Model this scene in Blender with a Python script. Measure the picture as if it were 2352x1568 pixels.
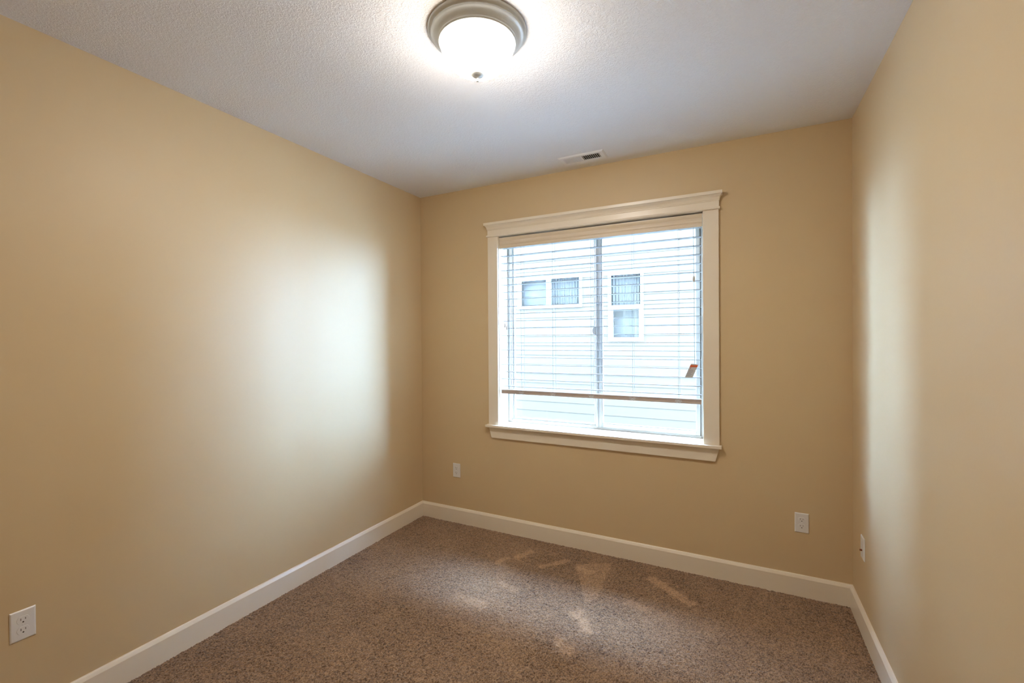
import bpy, bmesh, math, random
import numpy as np
from mathutils import Vector, Matrix, noise

C = bpy.context.scene.collection
SC = bpy.context.scene
for _o in list(bpy.data.objects):
    bpy.data.objects.remove(_o)

# ------------------------------------------------------------------ camera
cam_data = bpy.data.cameras.new('camera')
cam_data.sensor_width = 36.0
cam_data.lens = 15.7175
cam_data.clip_start = 0.02
cam = bpy.data.objects.new('camera', cam_data)
C.objects.link(cam)
def cam_basis(yaw, pitch, roll):
    sy, cy = math.sin(yaw), math.cos(yaw)
    f = Vector((-sy*math.cos(pitch), cy*math.cos(pitch), math.sin(pitch)))
    r = Vector((cy, sy, 0)); u = r.cross(f)
    return (math.cos(roll)*r + math.sin(roll)*u, -math.sin(roll)*r + math.cos(roll)*u, f)
_r, _u, _f = cam_basis(math.radians(26.8478), math.radians(-0.36668), math.radians(-0.38990))
cam.matrix_world = Matrix(((_r.x, _u.x, -_f.x, 2.44836), (_r.y, _u.y, -_f.y, -3.10015),
                           (_r.z, _u.z, -_f.z, 1.52304), (0, 0, 0, 1)))
SC.camera = cam

# ------------------------------------------------------------------ sky and exposure
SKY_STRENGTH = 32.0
LAMP_STRENGTH = 64.0
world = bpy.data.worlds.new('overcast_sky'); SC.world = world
world.use_nodes = True
nt = world.node_tree; nt.nodes.clear()
wo = nt.nodes.new('ShaderNodeOutputWorld'); bg = nt.nodes.new('ShaderNodeBackground')
tc = nt.nodes.new('ShaderNodeTexCoord'); sep = nt.nodes.new('ShaderNodeSeparateXYZ')
cr = nt.nodes.new('ShaderNodeValToRGB')
cr.color_ramp.elements[0].position = 0.0; cr.color_ramp.elements[0].color = (0.41, 0.625, 1.0, 1)
cr.color_ramp.elements[1].position = 0.9; cr.color_ramp.elements[1].color = (0.39, 0.61, 1.0, 1)
nt.links.new(tc.outputs['Generated'], sep.inputs[0]); nt.links.new(sep.outputs['Z'], cr.inputs['Fac'])
nt.links.new(cr.outputs['Color'], bg.inputs['Color'])
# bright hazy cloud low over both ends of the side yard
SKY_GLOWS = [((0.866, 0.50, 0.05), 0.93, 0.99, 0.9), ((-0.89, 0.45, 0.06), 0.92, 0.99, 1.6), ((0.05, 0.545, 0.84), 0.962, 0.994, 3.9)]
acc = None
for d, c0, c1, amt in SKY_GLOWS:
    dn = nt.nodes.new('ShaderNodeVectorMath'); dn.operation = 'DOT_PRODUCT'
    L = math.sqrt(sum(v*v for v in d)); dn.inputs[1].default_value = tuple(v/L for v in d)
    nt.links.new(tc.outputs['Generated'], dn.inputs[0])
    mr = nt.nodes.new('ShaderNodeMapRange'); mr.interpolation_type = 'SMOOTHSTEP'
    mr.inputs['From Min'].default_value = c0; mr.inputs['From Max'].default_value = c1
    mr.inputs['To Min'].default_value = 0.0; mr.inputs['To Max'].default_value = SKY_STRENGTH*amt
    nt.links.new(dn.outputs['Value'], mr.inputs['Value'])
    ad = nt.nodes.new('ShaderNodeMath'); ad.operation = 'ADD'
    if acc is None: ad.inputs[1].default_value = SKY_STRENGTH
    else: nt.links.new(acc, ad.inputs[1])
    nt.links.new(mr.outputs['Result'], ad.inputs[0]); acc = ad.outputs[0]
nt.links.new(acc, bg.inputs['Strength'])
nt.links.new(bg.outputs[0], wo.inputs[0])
vs = SC.view_settings
SC.display_settings.display_device = 'sRGB'
vs.view_transform = 'Standard'; vs.look = 'None'; vs.exposure = 1.03; vs.gamma = 1.0; vs.use_curve_mapping = False

# ------------------------------------------------------------------ helpers
def lin(c):
    return tuple(((v/255.0)/12.92 if v <= 10 else ((v/255.0+0.055)/1.055)**2.4) for v in c) + (1.0,)

def material(name, rgb, rough=0.5, spec=0.5, metal=0.0, coat=0.0, bump=None, mottle=None, sheen=0.0):
    """bump=(scale, strength, distance[, kind]); mottle=(scale, amount)"""
    m = bpy.data.materials.new(name); m.use_nodes = True
    t = m.node_tree; b = t.nodes['Principled BSDF']
    b.inputs['Base Color'].default_value = lin(rgb)
    b.inputs['Roughness'].default_value = rough
    b.inputs['Specular IOR Level'].default_value = spec
    b.inputs['Metallic'].default_value = metal
    b.inputs['Coat Weight'].default_value = coat
    if sheen: b.inputs['Sheen Weight'].default_value = sheen
    tc = t.nodes.new('ShaderNodeTexCoord')
    if mottle:
        n = t.nodes.new('ShaderNodeTexNoise'); n.inputs['Scale'].default_value = mottle[0]
        n.inputs['Detail'].default_value = 3
        t.links.new(tc.outputs['Object'], n.inputs['Vector'])
        mx = t.nodes.new('ShaderNodeMix'); mx.data_type = 'RGBA'
        L = lin(rgb); a = mottle[1]
        mx.inputs['A'].default_value = tuple(v*(1-a) for v in L[:3]) + (1,)
        mx.inputs['B'].default_value = tuple(min(1, v*(1+a)) for v in L[:3]) + (1,)
        t.links.new(n.outputs['Fac'], mx.inputs['Factor']); t.links.new(mx.outputs['Result'], b.inputs['Base Color'])
    if bump:
        kind = bump[3] if len(bump) > 3 else 'noise'
        n = t.nodes.new('ShaderNodeTexNoise'); n.inputs['Scale'].default_value = bump[0]
        n.inputs['Detail'].default_value = 3 if kind == 'noise' else 2
        t.links.new(tc.outputs['Object'], n.inputs['Vector'])
        h = n.outputs['Fac']
        if kind == 'knockdown':
            r = t.nodes.new('ShaderNodeValToRGB')
            r.color_ramp.elements[0].position = 0.44; r.color_ramp.elements[1].position = 0.58
            n.inputs['Distortion'].default_value = 0.8
            t.links.new(h, r.inputs['Fac']); h = r.outputs['Color']
        bp = t.nodes.new('ShaderNodeBump'); bp.inputs['Strength'].default_value = bump[1]
        bp.inputs['Distance'].default_value = bump[2]
        t.links.new(h, bp.inputs['Height']); t.links.new(bp.outputs['Normal'], b.inputs['Normal'])
    return m

def glass_material(name, tint=(0.93, 0.97, 0.98)):
    m = bpy.data.materials.new(name); m.use_nodes = True
    t = m.node_tree; t.nodes.clear()
    out = t.nodes.new('ShaderNodeOutputMaterial'); mix = t.nodes.new('ShaderNodeMixShader')
    tr = t.nodes.new('ShaderNodeBsdfTransparent'); tr.inputs['Color'].default_value = tint + (1,)
    gl = t.nodes.new('ShaderNodeBsdfGlossy'); gl.inputs['Roughness'].default_value = 0.0
    fr = t.nodes.new('ShaderNodeFresnel'); fr.inputs['IOR'].default_value = 1.45
    ge = t.nodes.new('ShaderNodeNewGeometry'); mr = t.nodes.new('ShaderNodeMapRange')   # the same thin-pane fresnel from both sides
    mr.inputs['To Min'].default_value = 1.32; mr.inputs['To Max'].default_value = 1/1.32
    t.links.new(ge.outputs['Backfacing'], mr.inputs['Value']); t.links.new(mr.outputs['Result'], fr.inputs['IOR'])
    t.links.new(fr.outputs[0], mix.inputs[0]); t.links.new(tr.outputs[0], mix.inputs[1])
    t.links.new(gl.outputs[0], mix.inputs[2]); t.links.new(mix.outputs[0], out.inputs[0])
    return m

def add_box(bm, x0, x1, y0, y1, z0, z1, bevel=0.0, seg=2):
    vs_ = [bm.verts.new((x, y, z)) for x in (x0, x1) for y in (y0, y1) for z in (z0, z1)]
    idx = [(0, 1, 3, 2), (4, 6, 7, 5), (0, 4, 5, 1), (2, 3, 7, 6), (0, 2, 6, 4), (1, 5, 7, 3)]
    fs = [bm.faces.new([vs_[i] for i in q]) for q in idx]
    if bevel > 0:
        es = list({e for f in fs for e in f.edges})
        bmesh.ops.bevel(bm, geom=es, offset=bevel, segments=seg, affect='EDGES', profile=0.5)

def add_tube(bm, pts, rad, seg=8):
    pts = [Vector(p) for p in pts]; rings = []
    for i, p in enumerate(pts):
        d = (pts[min(i+1, len(pts)-1)] - pts[max(i-1, 0)]).normalized()
        a = d.cross(Vector((0.3, 1, 0.2)) if abs(d.y) < 0.9 else Vector((1, 0, 0))).normalized(); b = d.cross(a)
        rr = rad[i] if isinstance(rad, (list, tuple)) else rad
        rings.append([bm.verts.new(p + rr*(math.cos(2*math.pi*k/seg)*a + math.sin(2*math.pi*k/seg)*b)) for k in range(seg)])
    for i in range(len(rings)-1):
        for k in range(seg):
            bm.faces.new((rings[i][k], rings[i][(k+1) % seg], rings[i+1][(k+1) % seg], rings[i+1][k]))
    bm.faces.new(rings[0][::-1]); bm.faces.new(rings[-1])

def add_lathe(bm, prof, cx, cy, seg=96):
    """prof: list of (r, z); r=0 closes to a point"""
    rings = []
    for r, z in prof:
        if r < 1e-6: rings.append([bm.verts.new((cx, cy, z))])
        else: rings.append([bm.verts.new((cx + r*math.cos(2*math.pi*k/seg), cy + r*math.sin(2*math.pi*k/seg), z)) for k in range(seg)])
    for a, b in zip(rings, rings[1:]):
        for k in range(seg):
            k2 = (k+1) % seg
            if len(a) == 1 and len(b) == 1: break
            if len(a) == 1: bm.faces.new((a[0], b[k2], b[k]))
            elif len(b) == 1: bm.faces.new((a[k], a[k2], b[0]))
            else: bm.faces.new((a[k], a[k2], b[k2], b[k]))

def obj(name, bm, mat, parent=None, smooth=False, angle=None):
    bmesh.ops.recalc_face_normals(bm, faces=bm.faces)
    me = bpy.data.meshes.new(name); bm.to_mesh(me); bm.free()
    me.materials.append(mat)
    if smooth:
        for p in me.polygons: p.use_smooth = True
        if angle: me.set_sharp_from_angle(angle=math.radians(angle))
    o = bpy.data.objects.new(name, me); C.objects.link(o)
    if parent is not None:
        o.parent = parent
    return o

def empty(name, loc=(0, 0, 0)):
    o = bpy.data.objects.new(name, None); o.location = loc; o.empty_display_size = 0.1
    C.objects.link(o); return o

def rebase(root):
    """move child geometry, which is modelled in world space, under a root with its own location"""
    L = Vector(root.location)
    for ch in root.children:
        if ch.type == 'MESH': ch.data.transform(Matrix.Translation(-L))
        for g in ch.children:
            if g.type == 'MESH': g.data.transform(Matrix.Translation(-L))

def tag(o, label, cat, group=None):
    o['label'] = label; o['category'] = cat
    if group: o['group'] = group

def struct(o): o['kind'] = 'structure'; return o
def B(): return bmesh.new()

def molding(bm, x0, x1, prof, d0, k=0.6):
    """sweep a profile (depth, z) along a board from x0 to x1 with returned ends on the wall y=0"""
    loops = []
    for d, z in prof:
        off = k*(d - d0)
        loops.append([bm.verts.new((x0-off, -0.0005, z)), bm.verts.new((x0-off, -d, z)),
                      bm.verts.new((x1+off, -d, z)), bm.verts.new((x1+off, -0.0005, z))])
    for a, b in zip(loops, loops[1:]):
        for i in range(3): bm.faces.new((a[i], a[i+1], b[i+1], b[i]))
        bm.faces.new((a[3], a[0], b[0], b[3]))
    bm.faces.new(loops[0][::-1]); bm.faces.new(loops[-1])

# ------------------------------------------------------------------ materials
M_wall = material('tan_wall_paint', (213, 188, 148), rough=0.46, spec=0.4, bump=(130, 0.06, 0.003))
M_ceil = material('white_textured_ceiling', (240, 239, 239), rough=0.85, spec=0.2, bump=(95, 0.32, 0.004, 'knockdown'))
M_trim = material('cream_trim_paint', (238, 226, 206), rough=0.3, spec=0.5)
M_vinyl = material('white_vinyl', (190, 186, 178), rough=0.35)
M_glass = glass_material('window_glass')
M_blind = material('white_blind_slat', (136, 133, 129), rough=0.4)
M_valance = material('cream_blind_valance', (222, 206, 182), rough=0.4, mottle=(9, 0.03))
M_rail = material('taupe_bottom_rail', (190, 172, 158), rough=0.45)
M_cord = material('white_cord_backlit', (120, 122, 122), rough=0.8)  # same white string as the knots, greyed for its backlit look
M_knot = material('knotted_white_string', (226, 224, 218), rough=0.8)
M_tassel = material('grey_cord_tassel', (206, 202, 194), rough=0.5)
M_plate = material('white_plastic_plate', (232, 230, 228), rough=0.3)
M_dark = material('dark_slot', (38, 33, 30), rough=0.8)
M_slot = material('grey_slot', (118, 110, 104), rough=0.8)
M_nickel = material('brushed_nickel', (200, 204, 203), rough=0.42, metal=0.35, mottle=(40, 0.04))
M_brass = material('copper_connector', (140, 85, 55), rough=0.4, metal=0.6)
M_vent = material('white_register_paint', (238, 237, 234), rough=0.4)
M_ventdark = material('dark_duct', (62, 56, 50), rough=0.9)
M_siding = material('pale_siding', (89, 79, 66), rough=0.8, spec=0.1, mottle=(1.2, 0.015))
M_htrim = material('white_exterior_trim', (246, 248, 249), rough=0.6)
M_roof = material('grey_shingles', (112, 112, 114), rough=0.9, bump=(30, 0.4, 0.01), mottle=(14, 0.25))
M_curtain = material('grey_green_curtain', (94, 80, 68), rough=0.9, mottle=(6, 0.1))
M_lawn = material('pale_gravel', (186, 180, 170), rough=0.95, mottle=(8, 0.2), bump=(40, 0.5, 0.02))
M_tagw = material('white_paper_tag', (205, 207, 208), rough=0.6)
M_tago = material('orange_tag_band', (205, 88, 32), rough=0.6)
M_tagr = material('red_print', (165, 70, 80), rough=0.6)
M_tagg = material('grey_print', (158, 162, 166), rough=0.6)

M_lamp = bpy.data.materials.new('lit_frosted_glass'); M_lamp.use_nodes = True
_b = M_lamp.node_tree.nodes['Principled BSDF']
_b.inputs['Base Color'].default_value = (0.9, 0.9, 0.9, 1); _b.inputs['Roughness'].default_value = 0.3
_b.inputs['Emission Color'].default_value = (1.0, 0.91, 0.81, 1); _b.inputs['Emission Strength'].default_value = LAMP_STRENGTH
# the bulbs sit low in the bowl, so its bottom glows more strongly than its rim
_t = M_lamp.node_tree; _g = _t.nodes.new('ShaderNodeNewGeometry'); _s = _t.nodes.new('ShaderNodeSeparateXYZ')
_m = _t.nodes.new('ShaderNodeMapRange'); _m.inputs['From Min'].default_value = 2.743-0.075; _m.inputs['From Max'].default_value = 2.743-0.160
_m.inputs['To Min'].default_value = 0.14*LAMP_STRENGTH; _m.inputs['To Max'].default_value = 1.20*LAMP_STRENGTH
_t.links.new(_g.outputs['Position'], _s.inputs[0]); _t.links.new(_s.outputs['Z'], _m.inputs['Value'])
_t.links.new(_m.outputs['Result'], _b.inputs['Emission Strength'])

# carpet: colour from pile lay attribute + fine mottling
M_carpet = bpy.data.materials.new('brown_cut_pile_carpet'); M_carpet.use_nodes = True
t = M_carpet.node_tree; b = t.nodes['Principled BSDF']
b.inputs['Roughness'].default_value = 0.9; b.inputs['Specular IOR Level'].default_value = 0.15
b.inputs['Sheen Weight'].default_value = 0.35; b.inputs['Sheen Roughness'].default_value = 0.5
at = t.nodes.new('ShaderNodeAttribute'); at.attribute_name = 'yarn'; at.attribute_type = 'GEOMETRY'
rp = t.nodes.new('ShaderNodeValToRGB')
rp.color_ramp.elements[0].position = 0.0; rp.color_ramp.elements[0].color = lin((66, 46, 30))
rp.color_ramp.elements[1].position = 1.0; rp.color_ramp.elements[1].color = lin((200, 163, 126))
t.links.new(at.outputs['Fac'], rp.inputs['Fac']); t.links.new(rp.outputs['Color'], b.inputs['Base Color'])

# ------------------------------------------------------------------ room shell
W = 3.0197; H = 2.743; YB = -3.36; WT = 0.20       # width, ceiling height, wall behind the camera, wall thickness
OX0, OX1, OZ0, OZ1 = 0.757, 2.257, 0.826, 2.330     # window opening

bm = B(); add_box(bm, 0, OX0, 0, WT, -0.3, H+0.2); add_box(bm, OX1, W, 0, WT, -0.3, H+0.2)
add_box(bm, OX0, OX1, 0, WT, -0.3, OZ0); add_box(bm, OX0, OX1, 0, WT, OZ1, H+0.2)
struct(obj('wall_back', bm, M_wall))
bm = B(); add_box(bm, -0.15, 0, YB-0.15, WT, -0.3, H+0.2); struct(obj('wall_left', bm, M_wall))
bm = B(); add_box(bm, W, W+0.15, YB-0.15, WT, -0.3, H+0.2); struct(obj('wall_right', bm, M_wall))
bm = B(); add_box(bm, 0, W, YB-0.15, YB, -0.3, H+0.2); struct(obj('wall_front', bm, M_wall))
bm = B(); add_box(bm, 0, W, YB, 0, H, H+0.15); struct(obj('ceiling', bm, M_ceil))

LAY_POLY = [([(1.465, -0.231), (1.681, -0.105), (1.71, -0.562), (1.659, -0.626)], 0.20)]
LAY_CAP = [((0.976, -0.45), (1.007, -0.368), 0.03, 0.22), ((1.077, -0.32), (1.122, -0.198), 0.035, 0.2),
           ((1.276, -0.362), (1.393, -0.22), 0.035, 0.24), ((1.965, -0.2), (2.197, -0.371), 0.045, 0.24),
           ((1.647, -0.746), (1.74, -0.846), 0.05, 0.22), ((1.644, -1.006), (1.695, -1.051), 0.05, 0.16),
           ((1.501, -0.265), (1.582, -0.287), 0.04, 0.16), ((1.883, -0.516), (1.974, -0.541), 0.045, 0.16),
           ((1.122, -0.658), (1.228, -0.688), 0.035, 0.14), ((0.981, -0.886), (1.141, -0.904), 0.05, 0.12)]

# carpeted floor: a dense grid of tufts
def carpet():
    rng = np.random.default_rng(4)
    s = 0.0037
    nx = int(W/s)+1; ny = int(-YB/s)+1
    gx, gy = np.meshgrid(np.linspace(0, W, nx), np.linspace(YB, 0, ny))
    X = gx + rng.uniform(-0.0015, 0.0015, gx.shape); Y = gy + rng.uniform(-0.0015, 0.0015, gx.shape)
    X = np.clip(X, 0, W); Y = np.clip(Y, YB, 0)
    def smooth(cell, amp):
        a = rng.uniform(-1, 1, (int(-YB/cell)+3, int(W/cell)+3))
        u = (gx/cell); v = ((gy-YB)/cell); i = u.astype(int); j = v.astype(int); fu = u-i; fv = v-j
        fu = fu*fu*(3-2*fu); fv = fv*fv*(3-2*fv)
        return amp*((a[j, i]*(1-fu)+a[j, i+1]*fu)*(1-fv) + (a[j+1, i]*(1-fu)+a[j+1, i+1]*fu)*fv)
    Z = rng.uniform(-0.0036, 0.0030, gx.shape) + smooth(0.012, 0.0013) + smooth(0.09, 0.001) + 0.001
    yarn = 0.42 + rng.uniform(-0.36, 0.36, gx.shape) + smooth(0.011, 0.10) + smooth(0.10, 0.05) + smooth(0.35, 0.06)
    # brushed pile: footprints and vacuum marks where the nap lies the other way
    def capsule(a, b_, w, amt):
        nonlocal yarn
        ax, ay = a; bx, by = b_; dx, dy = bx-ax, by-ay; L2 = dx*dx+dy*dy
        tt = np.clip(((gx-ax)*dx+(gy-ay)*dy)/L2, 0, 1)
        d = np.hypot(gx-ax-tt*dx, gy-ay-tt*dy) + smooth(0.03, w*0.35)
        yarn = yarn + 1.5*amt*np.clip(1.6*(1-d/w), 0, 1)
    def polygon(pts, amt):
        nonlocal yarn
        ins = np.full(gx.shape, 1e9); n = len(pts)
        area = sum(pts[i][0]*pts[(i+1) % n][1]-pts[(i+1) % n][0]*pts[i][1] for i in range(n))
        sg = 1 if area > 0 else -1
        for i in range(n):
            (ax, ay), (bx, by) = pts[i], pts[(i+1) % n]; L = math.hypot(bx-ax, by-ay)
            ins = np.minimum(ins, sg*((bx-ax)*(gy-ay)-(by-ay)*(gx-ax))/L)
        yarn = yarn + amt*np.clip(ins/0.012+0.5, 0, 1)
    for p in LAY_POLY: polygon(*p)
    for p in LAY_CAP: capsule(*p)
    co = np.stack([X, Y, Z], -1).reshape(-1, 3)
    idx = np.arange(nx*ny).reshape(ny, nx)
    q = np.stack([idx[:-1, :-1], idx[:-1, 1:], idx[1:, 1:], idx[1:, :-1]], -1).reshape(-1, 4)
    me = bpy.data.meshes.new('floor')
    me.vertices.add(len(co)); me.vertices.foreach_set('co', co.ravel())
    me.loops.add(q.size); me.loops.foreach_set('vertex_index', q.ravel().astype(np.int32))
    me.polygons.add(len(q)); me.polygons.foreach_set('loop_start', np.arange(0, q.size, 4, dtype=np.int32))
    me.update(calc_edges=True)
    a = me.attributes.new('yarn', 'FLOAT', 'POINT'); a.data.foreach_set('value', np.clip(yarn, 0, 1).ravel().astype(np.float32))
    me.materials.append(M_carpet)
    o = bpy.data.objects.new('floor', me); C.objects.link(o); struct(o)
carpet()

# baseboards: eased-top profile mitred round the room, one per wall
HB, TB = 0.1295, 0.0157
BPROF = [(0.0, 0.0), (TB, 0.0), (TB, HB-0.0175), (TB-0.0008, HB-0.0155), (TB-0.0072, HB-0.0040), (TB-0.0095, HB-0.0012), (0.0, HB)]
def baseboard(name, a, b_, n):
    """a, b_: floor corners; n: inward normal; both ends mitred at 45 degrees"""
    bm = B(); a = Vector(a+(0,)); b_ = Vector(b_+(0,)); n = Vector(n+(0,)); d = (b_-a).normalized()
    ra = [bm.verts.new(a + n*t + d*t + Vector((0, 0, z-0.004))) for t, z in BPROF]
    rb = [bm.verts.new(b_ + n*t - d*t + Vector((0, 0, z-0.004))) for t, z in BPROF]
    k = len(ra)
    for i in range(k): bm.faces.new((ra[i], ra[(i+1) % k], rb[(i+1) % k], rb[i]))
    bm.faces.new(ra[::-1]); bm.faces.new(rb)
    struct(obj(name, bm, M_trim))
baseboard('baseboard_left', (0, YB), (0, 0), (1, 0))
baseboard('baseboard_back', (0, 0), (W, 0), (0, -1))
baseboard('baseboard_right', (W, 0), (W, YB), (-1, 0))
baseboard('baseboard_front', (W, YB), (0, YB), (0, 1))

# ------------------------------------------------------------------ window
win = empty('window_1', (1.509, 0, 0.845)); struct(win)
CX0, CX1 = 0.678, 2.341
bm = B(); add_box(bm, CX0, 0.7635, -0.020, -0.0005, 0.845, 2.324, 0.0015); obj('casing', bm, M_trim, win)
bm = B(); add_box(bm, 2.2500, CX1, -0.020, -0.0005, 0.845, 2.324, 0.0015); obj('casing', bm, M_trim, win)
head = [(0.0205, 2.3235), (0.029, 2.3240), (0.0325, 2.3275), (0.0335, 2.3310), (0.0325, 2.3350), (0.029, 2.3385),
        (0.0225, 2.3392), (0.0225, 2.376), (0.0255, 2.3775), (0.0262, 2.3835), (0.029, 2.3845), (0.0300, 2.389),
        (0.0330, 2.397), (0.0385, 2.4045), (0.0460, 2.4095), (0.0475, 2.4125), (0.0545, 2.4130), (0.0550, 2.4320)]
bm = B(); molding(bm, 0.679, 2.343, head, 0.0225); obj('window_head', bm, M_trim, win)
# stool with horns, and the bevel-ended apron
bm = B(); add_box(bm, 0.6595, 2.3545, -0.050, -0.0005, 0.8262, 0.845, 0.003); add_box(bm, 0.7575, 2.2565, -0.003, 0.146, 0.8262, 0.8448)
obj('window_sill', bm, M_trim, win)
bm = B()
f1 = [bm.verts.new(v) for v in ((0.700, -0.018, 0.740), (2.317, -0.018, 0.740), (2.341, -0.018, 0.8260), (0.676, -0.018, 0.8260))]
f2 = [bm.verts.new((v.co.x, -0.0005, v.co.z)) for v in f1]
bm.faces.new(f1); bm.faces.new(f2[::-1])
for i in range(4): bm.faces.new((f1[i], f2[i], f2[(i+1) % 4], f1[(i+1) % 4]))
bmesh.ops.bevel(bm, geom=list(bm.edges), offset=0.0012, segments=2, affect='EDGES'); obj('apron', bm, M_trim, win)
# jamb liners, reveal strip left
bm = B(); add_box(bm, OX0+0.0003, 0.7672, -0.0003, 0.146, 0.8450, 2.3232); obj('jamb', bm, M_trim, win)
bm = B(); add_box(bm, 2.2470, OX1-0.0003, -0.0003, 0.146, 0.8450, 2.3232); obj('jamb', bm, M_trim, win)
bm = B(); add_box(bm, OX0+0.0003, OX1-0.0003, -0.0003, 0.146, 2.3233, OZ1-0.0003); obj('head_jamb', bm, M_trim, win)
# vinyl frame
FY0, FY1 = 0.1465, 0.235
def ring(bm, x0, x1, z0, z1, w, y0, y1, bev=0.0015, wb=None, wt=None, wl=None, wr=None):
    wb = w if wb is None else wb; wt = w if wt is None else wt; wl = w if wl is None else wl; wr = w if wr is None else wr
    add_box(bm, x0, x0+wl, y0, y1, z0, z1, bev, 1); add_box(bm, x1-wr, x1, y0, y1, z0, z1, bev, 1)
    add_box(bm, x0+wl, x1-wr, y0, y1, z0, z0+wb, bev, 1); add_box(bm, x0+wl, x1-wr, y0, y1, z1-wt, z1, bev, 1)
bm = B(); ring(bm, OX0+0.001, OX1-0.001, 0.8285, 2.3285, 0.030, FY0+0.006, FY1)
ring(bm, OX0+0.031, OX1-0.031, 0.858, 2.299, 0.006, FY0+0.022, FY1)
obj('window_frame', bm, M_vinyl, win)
# fixed light (left) and its narrow beads
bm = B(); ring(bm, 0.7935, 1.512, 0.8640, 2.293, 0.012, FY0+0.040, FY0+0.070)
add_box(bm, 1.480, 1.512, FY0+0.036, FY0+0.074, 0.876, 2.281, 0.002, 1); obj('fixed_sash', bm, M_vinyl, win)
bm = B(); add_box(bm, 0.8050, 1.4805, FY0+0.052, FY0+0.056, 0.8755, 2.2815); obj('pane', bm, M_glass, win)
# sliding sash (right, nearer the room)
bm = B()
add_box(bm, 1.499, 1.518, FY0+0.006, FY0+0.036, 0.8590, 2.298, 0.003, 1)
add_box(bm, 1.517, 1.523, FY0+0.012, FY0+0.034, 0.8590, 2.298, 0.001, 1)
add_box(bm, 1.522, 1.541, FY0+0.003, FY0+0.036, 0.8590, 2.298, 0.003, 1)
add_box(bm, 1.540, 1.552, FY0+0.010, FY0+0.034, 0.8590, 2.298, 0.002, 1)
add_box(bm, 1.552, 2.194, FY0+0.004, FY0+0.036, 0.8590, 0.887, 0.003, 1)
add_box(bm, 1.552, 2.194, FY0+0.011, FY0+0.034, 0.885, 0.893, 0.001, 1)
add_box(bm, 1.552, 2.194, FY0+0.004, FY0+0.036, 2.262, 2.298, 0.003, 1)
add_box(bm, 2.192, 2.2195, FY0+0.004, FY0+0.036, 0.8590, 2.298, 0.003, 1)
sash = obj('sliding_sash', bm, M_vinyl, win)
bm = B(); add_box(bm, 1.551, 2.193, FY0+0.020, FY0+0.024, 0.892, 2.263); obj('pane', bm, M_glass, sash)
bm = B()
n = 12; prof = [(1.500 - 0.021*math.sin(math.pi*i/n)**0.7, 1.545 + 0.065*i/n) for i in range(n+1)]
for y in (FY0-0.004, FY0+0.010): pass
fa = [bm.verts.new((x, FY0-0.004, z)) for x, z in prof]; fb = [bm.verts.new((x, FY0+0.012, z)) for x, z in prof]
bm.faces.new(fa); bm.faces.new(fb[::-1])
for i in range(n+1): bm.faces.new((fa[i], fb[i], fb[(i+1) % (n+1)], fa[(i+1) % (n+1)]))
add_box(bm, 1.4995, 1.512, FY0-0.004, FY0+0.008, 1.55, 1.605, 0.003, 1)
obj('sash_latch', bm, M_vinyl, sash)
rebase(win)

# ------------------------------------------------------------------ venetian blind
bl = empty('window_blind', (1.509, 0.035, 2.318))
tag(bl, 'raised white venetian blind with open slats and cream valance inside the window', 'blind')
BX0, BX1 = 0.778, 2.236
vp = [(0.0, 2.2322), (-0.0045, 2.2322), (-0.0060, 2.2350), (-0.0060, 2.2455), (-0.0035, 2.2500), (-0.0035, 2.2560), (-0.0065, 2.2640),
      (-0.0070, 2.2740), (-0.0050, 2.2830), (-0.0035, 2.2890), (-0.0060, 2.2960), (-0.0085, 2.3060), (-0.0085, 2.3150), (0.0, 2.3150)]
bm = B(); ra = [bm.verts.new((0.7700, 0.010+d, z)) for d, z in vp]; rb = [bm.verts.new((2.2440, 0.010+d, z)) for d, z in vp]
k = len(vp)
for i in range(k): bm.faces.new((ra[i], ra[(i+1) % k], rb[(i+1) % k], rb[i]))
bm.faces.new(ra[::-1]); bm.faces.new(rb)
obj('valance', bm, M_valance, bl)
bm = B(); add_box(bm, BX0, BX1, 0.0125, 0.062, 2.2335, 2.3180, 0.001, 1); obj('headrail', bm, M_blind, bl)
SY0, SY1 = 0.012, 0.062
Z0, DZ = 2.1725, 0.05685
def slat_bm(z, x0=BX0, x1=BX1, th=0.0032, crown=0.0012):
    bm = B(); n = 6; top = []; bot = []
    for i in range(n+1):
        u = i/n; y = SY0+(SY1-SY0)*u; c = crown*(1-(2*u-1)**2)
        tk = th*(0.85 if i in (0, n) else 1.0)
        top.append((y, z+c+tk/2)); bot.append((y, z+c-tk/2))
    prof = top + bot[::-1]
    ra = [bm.verts.new((x0, y, zz)) for y, zz in prof]; rb = [bm.verts.new((x1, y, zz)) for y, zz in prof]
    k = len(prof)
    for i in range(k): bm.faces.new((ra[i], ra[(i+1) % k], rb[(i+1) % k], rb[i]))
    bm.faces.new(ra[::-1]); bm.faces.new(rb); return bm
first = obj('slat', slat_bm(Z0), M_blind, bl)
# slats collected on the bottom rail
bm = B()
for i in range(4):
    z = 1.1085+0.0032*i
    add_box(bm, BX0, BX1, SY0+0.0005*(i % 2), SY1, z, z+0.0027, 0.0006, 1)
obj('stacked_slats', bm, M_rail, bl)
bm = B(); add_box(bm, BX0, BX1, SY0-0.001, SY1+0.001, 1.0905, 1.108, 0.003); obj('bottom_rail', bm, M_rail, bl)
CORDX = (0.9535, 1.2140, 1.5080, 1.7990, 2.0970)
for x in CORDX:
    bm = B()
    for y, dx in ((SY0-0.0012, 0.0), (SY1+0.0012, 0.002)):
        add_tube(bm, [(x+dx, y, 2.236), (x+dx, y, 1.19)] + [(x+dx+0.003, y, 1.16), (x+dx, y, 1.120)], 0.0008, 6)
    for i in range(19):
        z = Z0-DZ*i-0.002
        add_tube(bm, [(x, SY0-0.0012, z), (x+0.002, SY1+0.0012, z)], 0.0005, 4)
    obj('ladder_cord', bm, M_cord, bl)
rnd = random.Random(3)
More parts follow.
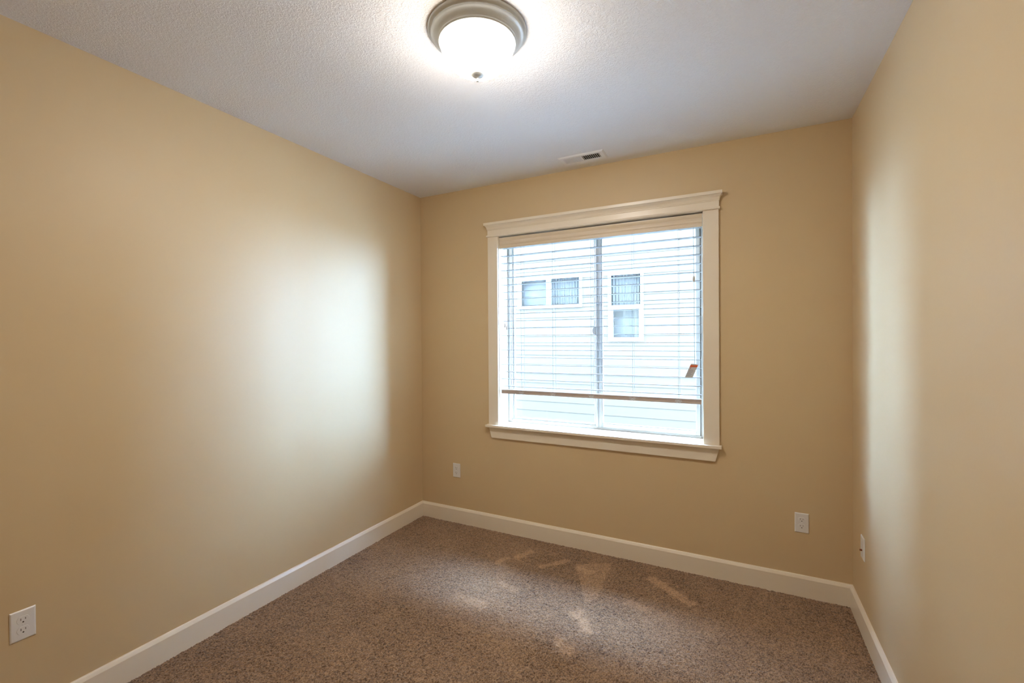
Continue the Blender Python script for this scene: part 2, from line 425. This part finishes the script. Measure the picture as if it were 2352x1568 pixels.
for x in CORDX:
    bm = B()
    for k in range(3):
        ph = rnd.uniform(0, 6.28); pts = []
        for i in range(13):
            a = i/12*math.pi*2
            pts.append((x + (0.012+0.006*k)*math.sin(a+ph)*0.9, SY0-0.003-0.0014*k-0.002*math.sin(a), 1.103+0.008*math.sin(2*a+ph)+0.003*k))
        add_tube(bm, pts, 0.0009, 6)
    obj('cord_knot', bm, M_knot, bl)
# lift cord at the right with its tassel, tilt cords at the left with two tassels
bm = B()
add_tube(bm, [(2.1925, 0.008, 2.236), (2.1925, 0.007, 2.0), (2.1930, 0.007, 1.915)], 0.0013, 6)
add_tube(bm, [(2.1945, 0.007, 1.885), (2.1955, 0.007, 1.6), (2.1960, 0.007, 1.352)], 0.0011, 6)
lc = obj('lift_cord', bm, M_cord, bl)
bm = B(); add_lathe(bm, [(0.0, 1.919), (0.004, 1.918), (0.0072, 1.911), (0.0082, 1.905), (0.0082, 1.883), (0.0074, 1.881), (0, 1.881)], 2.1937, 0.0045, 20)
obj('tassel', bm, M_tassel, lc, True, 40)
for x, z1 in ((0.8165, 1.640), (0.8330, 1.622)):
    bm = B(); add_tube(bm, [(x+0.001, 0.009, 2.236), (x, 0.006, 1.9), (x, 0.005, z1+0.02)], 0.0008, 6)
    tcd = obj('tilt_cord', bm, M_cord, bl)
    bm = B(); add_lathe(bm, [(0, z1+0.026), (0.0018, z1+0.025), (0.0022, z1+0.010), (0.0058, z1-0.010), (0.0070, z1-0.022), (0.0055, z1-0.030), (0, z1-0.031)], x, 0.0045, 20)
    obj('tassel', bm, M_tassel, tcd, True, 40)
rebase(bl)
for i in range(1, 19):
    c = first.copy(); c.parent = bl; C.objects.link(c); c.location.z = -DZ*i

# warning tag clipped on the lift cord
tg = empty('warning_tag', (2.196, 0.004, 1.352))
tag(tg, 'small white paper tag with orange band hanging on the right blind cord', 'tag')
def card(y, x0, x1, z0, z1, lean=0.42, th=0.0006):
    """a slip of paper sheared to the left as it hangs, slightly curled"""
    bm = B(); rows = 5; A = []; Bk = []
    for j in range(rows+1):
        z = z0+(z1-z0)*j/rows; sh = lean*(z-1.352)
        cur = -0.004*((1.352-z)/0.09)**2
        A.append([bm.verts.new((x0+sh, y+cur, z)), bm.verts.new((x1+sh, y+cur, z))])
        Bk.append([bm.verts.new((x0+sh, y+cur+th, z)), bm.verts.new((x1+sh, y+cur+th, z))])
    for j in range(rows):
        bm.faces.new((A[j][0], A[j][1], A[j+1][1], A[j+1][0])); bm.faces.new((Bk[j][0], Bk[j+1][0], Bk[j+1][1], Bk[j][1]))
        for s in (0, 1): bm.faces.new((A[j][s], A[j+1][s], Bk[j+1][s], Bk[j][s]))
    bm.faces.new((A[0][0], Bk[0][0], Bk[0][1], A[0][1])); bm.faces.new((A[-1][0], A[-1][1], Bk[-1][1], Bk[-1][0]))
    return bm
obj('paper', card(0.003, 2.1745, 2.2210, 1.262, 1.352), M_tagw, tg)
obj('warning_band', card(0.0022, 2.1750, 2.2205, 1.331, 1.3445), M_tago, tg)
obj('symbol', card(0.0022, 2.1955, 2.1990, 1.319, 1.3285, 0.9), M_tagr, tg)
bm = B()
for j, (a, b_) in enumerate(((0.004, 0.030), (0.004, 0.034), (0.006, 0.032), (0.004, 0.026), (0.006, 0.034), (0.004, 0.030))):
    z = 1.311-0.0075*j; b2 = card(0.0021, 2.1745+a, 2.1745+b_, z, z+0.0030); me_ = bpy.data.meshes.new('tmp'); b2.to_mesh(me_); b2.free(); bm.from_mesh(me_); bpy.data.meshes.remove(me_)
obj('printed_lines', bm, M_tagg, tg)
rebase(tg)

# ------------------------------------------------------------------ ceiling light
LX, LY = 1.526, -1.565
lt = empty('ceiling_light', (LX, LY, H))
tag(lt, 'round flush mount light with nickel rim and glowing frosted glass bowl', 'ceiling light')
pan = [(0.0, H), (0.186, H), (0.195, H-0.001), (0.1955, H-0.006), (0.190, H-0.013), (0.1845, H-0.016), (0.1835, H-0.019), (0.184, H-0.022), (0.180, H-0.025),
       (0.176, H-0.026), (0.170, H-0.031), (0.165, H-0.036), (0.1625, H-0.040), (0.161, H-0.041), (0.1595, H-0.0445), (0.1565, H-0.0465), (0.155, H-0.0475), (0.1535, H-0.051), (0.1505, H-0.052), (0.146, H-0.050), (0.140, H-0.030), (0.0, H-0.028)]
bm = B(); add_lathe(bm, pan, LX, LY, 128); obj('base_pan', bm, M_nickel, lt, True, 50)
bp = []
for i in range(25):
    a = math.pi/2*i/24
    bp.append((0.1465*math.cos(a)**0.86 if i < 24 else 0.0, H-0.046-0.118*math.sin(a)))
bm = B(); add_lathe(bm, bp, LX, LY, 96); obj('glass_bowl', bm, M_lamp, lt, True)
zf = H-0.1665
fin = [(0.0, zf+0.002), (0.0245, zf+0.003), (0.0278, zf+0.001), (0.0282, zf-0.002), (0.0250, zf-0.006), (0.014, zf-0.012), (0.0060, zf-0.0160), (0.0035, zf-0.018), (0.0028, zf-0.021),
       (0.0035, zf-0.0225), (0.0056, zf-0.025), (0.0056, zf-0.029), (0.0038, zf-0.0308), (0, zf-0.0315)]
bm = B(); add_lathe(bm, fin, LX, LY, 40); obj('finial', bm, M_nickel, lt, True, 50)
rebase(lt)

# ------------------------------------------------------------------ ceiling register
vt = empty('ceiling_vent', (1.514, -0.182, H))
tag(vt, 'white metal air vent set in the ceiling above the window', 'vent')
VX0, VX1, VY0, VY1 = 1.358, 1.670, -0.248, -0.112
hx0, hx1, hy0, hy1 = 1.388, 1.636, -0.222, -0.140
bm = B()
# sloped frame: outer edge on the ceiling, inner lip lower
zo, zi = H-0.002, H-0.009
out = [(VX0, VY0), (VX1, VY0), (VX1, VY1), (VX0, VY1)]
lip = [(VX0+0.008, VY0+0.008), (VX1-0.008, VY0+0.008), (VX1-0.008, VY1-0.008), (VX0+0.008, VY1-0.008)]
inn = [(hx0, hy0), (hx1, hy0), (hx1, hy1), (hx0, hy1)]
lv = [[bm.verts.new((x, y, z)) for x, y in pts] for pts, z in ((out, H-0.0003), (out, zo), (lip, zi), (inn, zi), (inn, H-0.0003))]
for a, b_ in zip(lv, lv[1:]):
    for i in range(4): bm.faces.new((a[i], a[(i+1) % 4], b_[(i+1) % 4], b_[i]))
add_box(bm, 1.5085, 1.5175, hy0, hy1, zi, H-0.001)
obj('frame', bm, M_vent, vt)
bm = B(); add_box(bm, hx0, hx1, hy0, hy1, H-0.0018, H-0.0004); obj('duct_opening', bm, M_ventdark, vt)
for (x0, x1, lean, nn) in ((hx0+0.001, 1.5085, 0.0085, 13), (1.5180, hx1-0.001, -0.0055, 9)):
    bm = B(); st = (x1-x0)/nn
    for i in range(nn):
        x = x0+st*(i+0.5)
        a = Vector((x-lean/2, 0, zi+0.0004)); c = Vector((x+lean/2, 0, H-0.0022)); w_ = 0.0009
        q = [(a.x-w_, a.z), (a.x+w_, a.z), (c.x+w_, c.z), (c.x-w_, c.z)]
        fa = [bm.verts.new((px, hy0, pz)) for px, pz in q]; fb = [bm.verts.new((px, hy1, pz)) for px, pz in q]
        bm.faces.new(fa); bm.faces.new(fb[::-1])
        for j in range(4): bm.faces.new((fa[j], fb[j], fb[(j+1) % 4], fa[(j+1) % 4]))
    obj('louver_bank', bm, M_vent, vt)
rebase(vt)

# ------------------------------------------------------------------ wall plates
PW, PH, PT = 0.0355, 0.0573, 0.0055
def plate_bm():
    bm = B(); lv = []
    for dx, dy in ((0.0, 0.0002), (0.0, 0.0025), (0.0028, PT-0.0006), (0.0045, PT)):
        lv.append([bm.verts.new((x, -dy, z)) for x, z in ((-PW+dx, -PH+dx), (PW-dx, -PH+dx), (PW-dx, PH-dx), (-PW+dx, PH-dx))])
    for a, b_ in zip(lv, lv[1:]):
        for i in range(4): bm.faces.new((a[i], a[(i+1) % 4], b_[(i+1) % 4], b_[i]))
    bm.faces.new(lv[-1]); bm.faces.new(lv[0][::-1]); return bm
def make_outlet(name):
    r = empty(name)
    obj('cover_plate', plate_bm(), M_plate, r)
    for zc in (0.0195, -0.0195):
        bm = B(); pts = []
        for i in range(40):
            a = 2*math.pi*i/40; x = 0.0172*math.cos(a); z = 0.0172*math.sin(a)
            pts.append((x, max(-0.0138, min(0.0138, z))+zc))
        fa = [bm.verts.new((x, -PT-0.0010, z)) for x, z in pts]; fb = [bm.verts.new((x*1.03, -PT+0.0003, zc+(z-zc)*1.03)) for x, z in pts]
        bm.faces.new(fa)
        for i in range(40): bm.faces.new((fa[i], fb[i], fb[(i+1) % 40], fa[(i+1) % 40]))
        face = obj('receptacle', bm, M_plate, r)
        for (sx, w_, h_) in ((-0.0064, 0.0011, 0.0042), (0.0064, 0.0011, 0.0034)):
            bm = B(); add_box(bm, sx-w_, sx+w_, -PT-0.0014, -PT-0.0005, zc+0.0035-h_, zc+0.0035+h_); obj('slot', bm, M_slot, face)
        bm = B(); add_tube(bm, [(0, -PT-0.0014, zc-0.0078), (0, -PT-0.0005, zc-0.0078)], 0.0025, 16); obj('ground_hole', bm, M_dark, face)
    bm = B(); add_tube(bm, [(0, -PT-0.0010, 0), (0, -PT+0.0004, 0)], 0.0030, 20); obj('screw', bm, M_plate, r, True, 40)
    return r
def copy_tree(o, parent=None):
    c = o.copy(); C.objects.link(c); c.parent = parent
    for ch in o.children: copy_tree(ch, c)
    return c
left_outlet = make_outlet('wall_outlet')
left_outlet.location = (0, -2.4285, 0.4425); left_outlet.rotation_euler.z = math.radians(90)
tag(left_outlet, 'white duplex outlet plate on the left wall, nearest the camera', 'outlet', 'duplex outlets low on the walls')
oc = copy_tree(left_outlet); oc.location = (0.3565, 0, 0.4325); oc.rotation_euler.z = 0
tag(oc, 'white duplex outlet plate left of the window, near the left corner', 'outlet', 'duplex outlets low on the walls')
oc = copy_tree(left_outlet); oc.location = (2.7770, 0, 0.4315); oc.rotation_euler.z = 0
tag(oc, 'white duplex outlet plate right of the window, near the right corner', 'outlet', 'duplex outlets low on the walls')
jk = empty('cable_jack_plate', (0, 0, 0))
obj('cover_plate', plate_bm(), M_plate, jk)
bm = B(); add_tube(bm, [(0, -PT+0.0003, -0.012), (0, -PT-0.0100, -0.012)], 0.0048, 16); obj('connector', bm, M_brass, jk, True, 40)
for z in (0.030, -0.044):
    bm = B(); add_tube(bm, [(0, -PT-0.0010, z), (0, -PT+0.0004, z)], 0.0028, 16); obj('screw', bm, M_plate, jk, True, 40)
jk.location = (W, -0.237, 0.4325); jk.rotation_euler.z = math.radians(-90)
tag(jk, 'white cable jack plate with copper connector on the right wall', 'cable jack')

# ------------------------------------------------------------------ outside: ground, own gable, neighbour's house
bm = B(); add_box(bm, -30, 40, WT+0.02, 40, -0.75, -0.55); struct(obj('ground', bm, M_lawn))
# our own house beyond the room: outer wall and a gable facing the side yard
bm = B(); add_box(bm, -4.6, -0.151, 0.02, WT, -0.55, 2.85); struct(obj('wall_outside', bm, M_siding))
# added unseen block that cuts off low sky light from the right
bm = B(); add_box(bm, 9.0, 15.0, WT+0.03, 3.9, -0.55, 4.5); struct(obj('wall_light_block', bm, M_siding))
bm = B()
gp = [(-5.3, 2.75), (6.5, 2.75), (6.5, 3.2), (0.9, 5.6)]
fa = [bm.verts.new((x, 0.45, z+0.2)) for x, z in gp]; fb = [bm.verts.new((x, -6.0, z+0.2)) for x, z in gp]
bm.faces.new(fa); bm.faces.new(fb[::-1])
for i in range(4): bm.faces.new((fa[i], fb[i], fb[(i+1) % 4], fa[(i+1) % 4]))
struct(obj('roof', bm, M_roof))

NY = 4.9; NX0, NX1 = -7.0, 6.5; NTOP = 4.9
hs = empty('house', ((NX0+NX1)/2, NY, -0.55))
tag(hs, 'neighbouring pale lap sided house seen through the window', 'house')
WINS = [(-1.46, -0.135, 2.105, 2.712), (0.356, 0.975, 1.465, 2.700)]
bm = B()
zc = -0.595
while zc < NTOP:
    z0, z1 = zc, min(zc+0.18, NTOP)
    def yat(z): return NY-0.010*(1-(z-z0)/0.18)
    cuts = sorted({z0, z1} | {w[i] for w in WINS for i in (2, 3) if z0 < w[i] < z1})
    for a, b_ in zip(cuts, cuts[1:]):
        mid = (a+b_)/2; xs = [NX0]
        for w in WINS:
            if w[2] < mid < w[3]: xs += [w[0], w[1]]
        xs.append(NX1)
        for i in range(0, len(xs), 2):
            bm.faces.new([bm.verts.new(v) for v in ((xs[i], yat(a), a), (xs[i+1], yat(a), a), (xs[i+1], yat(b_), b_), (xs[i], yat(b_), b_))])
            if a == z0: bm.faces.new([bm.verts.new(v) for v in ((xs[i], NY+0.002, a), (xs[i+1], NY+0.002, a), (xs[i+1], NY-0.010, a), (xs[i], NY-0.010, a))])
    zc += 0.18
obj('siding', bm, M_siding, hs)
bm = B(); add_box(bm, NX0, NX1, NY+0.30, NY+8, -0.55, NTOP)
add_box(bm, NX0, NX0+0.05, NY+0.02, NY+0.30, -0.55, NTOP); add_box(bm, NX1-0.05, NX1, NY+0.02, NY+0.30, -0.55, NTOP); obj('side_walls', bm, M_siding, hs)
for x in (NX0, NX1):
    bm = B(); add_box(bm, x-0.06, x+0.06, NY-0.03, NY+0.08, -0.55, NTOP); obj('corner_trim', bm, M_htrim, hs)
bm = B()
rp_ = [(NY-0.45, NTOP), (NY-0.45, NTOP+0.15), (NY+4, NTOP+1.6), (NY+8.4, NTOP+0.1), (NY+8.4, NTOP)]
fa = [bm.verts.new((NX0-0.3, y, z)) for y, z in rp_]; fb = [bm.verts.new((NX1+0.3, y, z)) for y, z in rp_]
bm.faces.new(fa); bm.faces.new(fb[::-1])
for i in range(5): bm.faces.new((fa[i], fb[i], fb[(i+1) % 5], fa[(i+1) % 5]))
obj('roof', bm, M_roof, hs)
def curtain_bm(x0, x1, z0, z1, y, n=90, amp=0.02, seed=1):
    rr = random.Random(seed); bm = B(); A = []; Bv = []
    ph = 0
    for i in range(n+1):
        x = x0+(x1-x0)*i/n; ph += rr.uniform(0.5, 1.2)
        yy = y+amp*math.sin(ph)
        A.append(bm.verts.new((x, yy, z0))); Bv.append(bm.verts.new((x, yy, z1)))
    for i in range(n): bm.faces.new((A[i], A[i+1], Bv[i+1], Bv[i]))
    return bm
def nb_window(rect, panes, pleats):
    x0, x1, z0, z1 = rect
    bm = B(); ring(bm, x0, x1, z0, z1, 0.045, NY-0.035, NY+0.03, 0.004)
    if len(panes) == 2 and panes[0][0] < panes[1][0]-0.3:
        add_box(bm, panes[0][1], panes[1][0], NY-0.025, NY+0.03, z0+0.045, z1-0.045, 0.003, 1)
    else: add_box(bm, x0+0.045, x1-0.045, NY-0.025, NY+0.03, panes[1][3], panes[0][2], 0.003, 1)
    bm2 = bm
    for q in panes:   # sash beads out to the frame
        ring(bm2, q[0]-0.02, q[1]+0.02, q[2]-0.02, q[3]+0.02, 0.02, NY-0.012, NY+0.02, 0.001)
        for sx0, sx1 in ((x0+0.044, q[0]-0.019), (q[1]+0.019, x1-0.044)):
            if sx1-sx0 > 0.001 and sx1-sx0 < 0.1: add_box(bm2, sx0, sx1, NY-0.01, NY+0.02, q[2]-0.02, q[3]+0.02)
        for sz0, sz1 in ((z0+0.044, q[2]-0.019), (q[3]+0.019, z1-0.044)):
            if 0.001 < sz1-sz0 < 0.1: add_box(bm2, q[0]-0.02, q[1]+0.02, NY-0.01, NY+0.02, sz0, sz1)
    wf = obj('window', bm, M_htrim, hs)
    for i, q in enumerate(panes):
        bm = B(); add_box(bm, q[0], q[1], NY, NY+0.004, q[2], q[3]); obj('pane', bm, M_glass, wf)
        bm = curtain_bm(q[0]-0.03, q[1]+0.03, q[2]-0.03, q[3]+0.03, NY+0.10, n=pleats[i], amp=0.010, seed=i+3)
        obj('curtain', bm, M_curtain, wf)
nb_window(WINS[0], [(-1.385, -0.845, 2.155, 2.655), (-0.755, -0.178, 2.155, 2.665)], (4, 90))
nb_window(WINS[1], [(0.405, 0.930, 2.105, 2.650), (0.440, 0.900, 1.530, 2.035)], (70, 14))
rebase(hs)
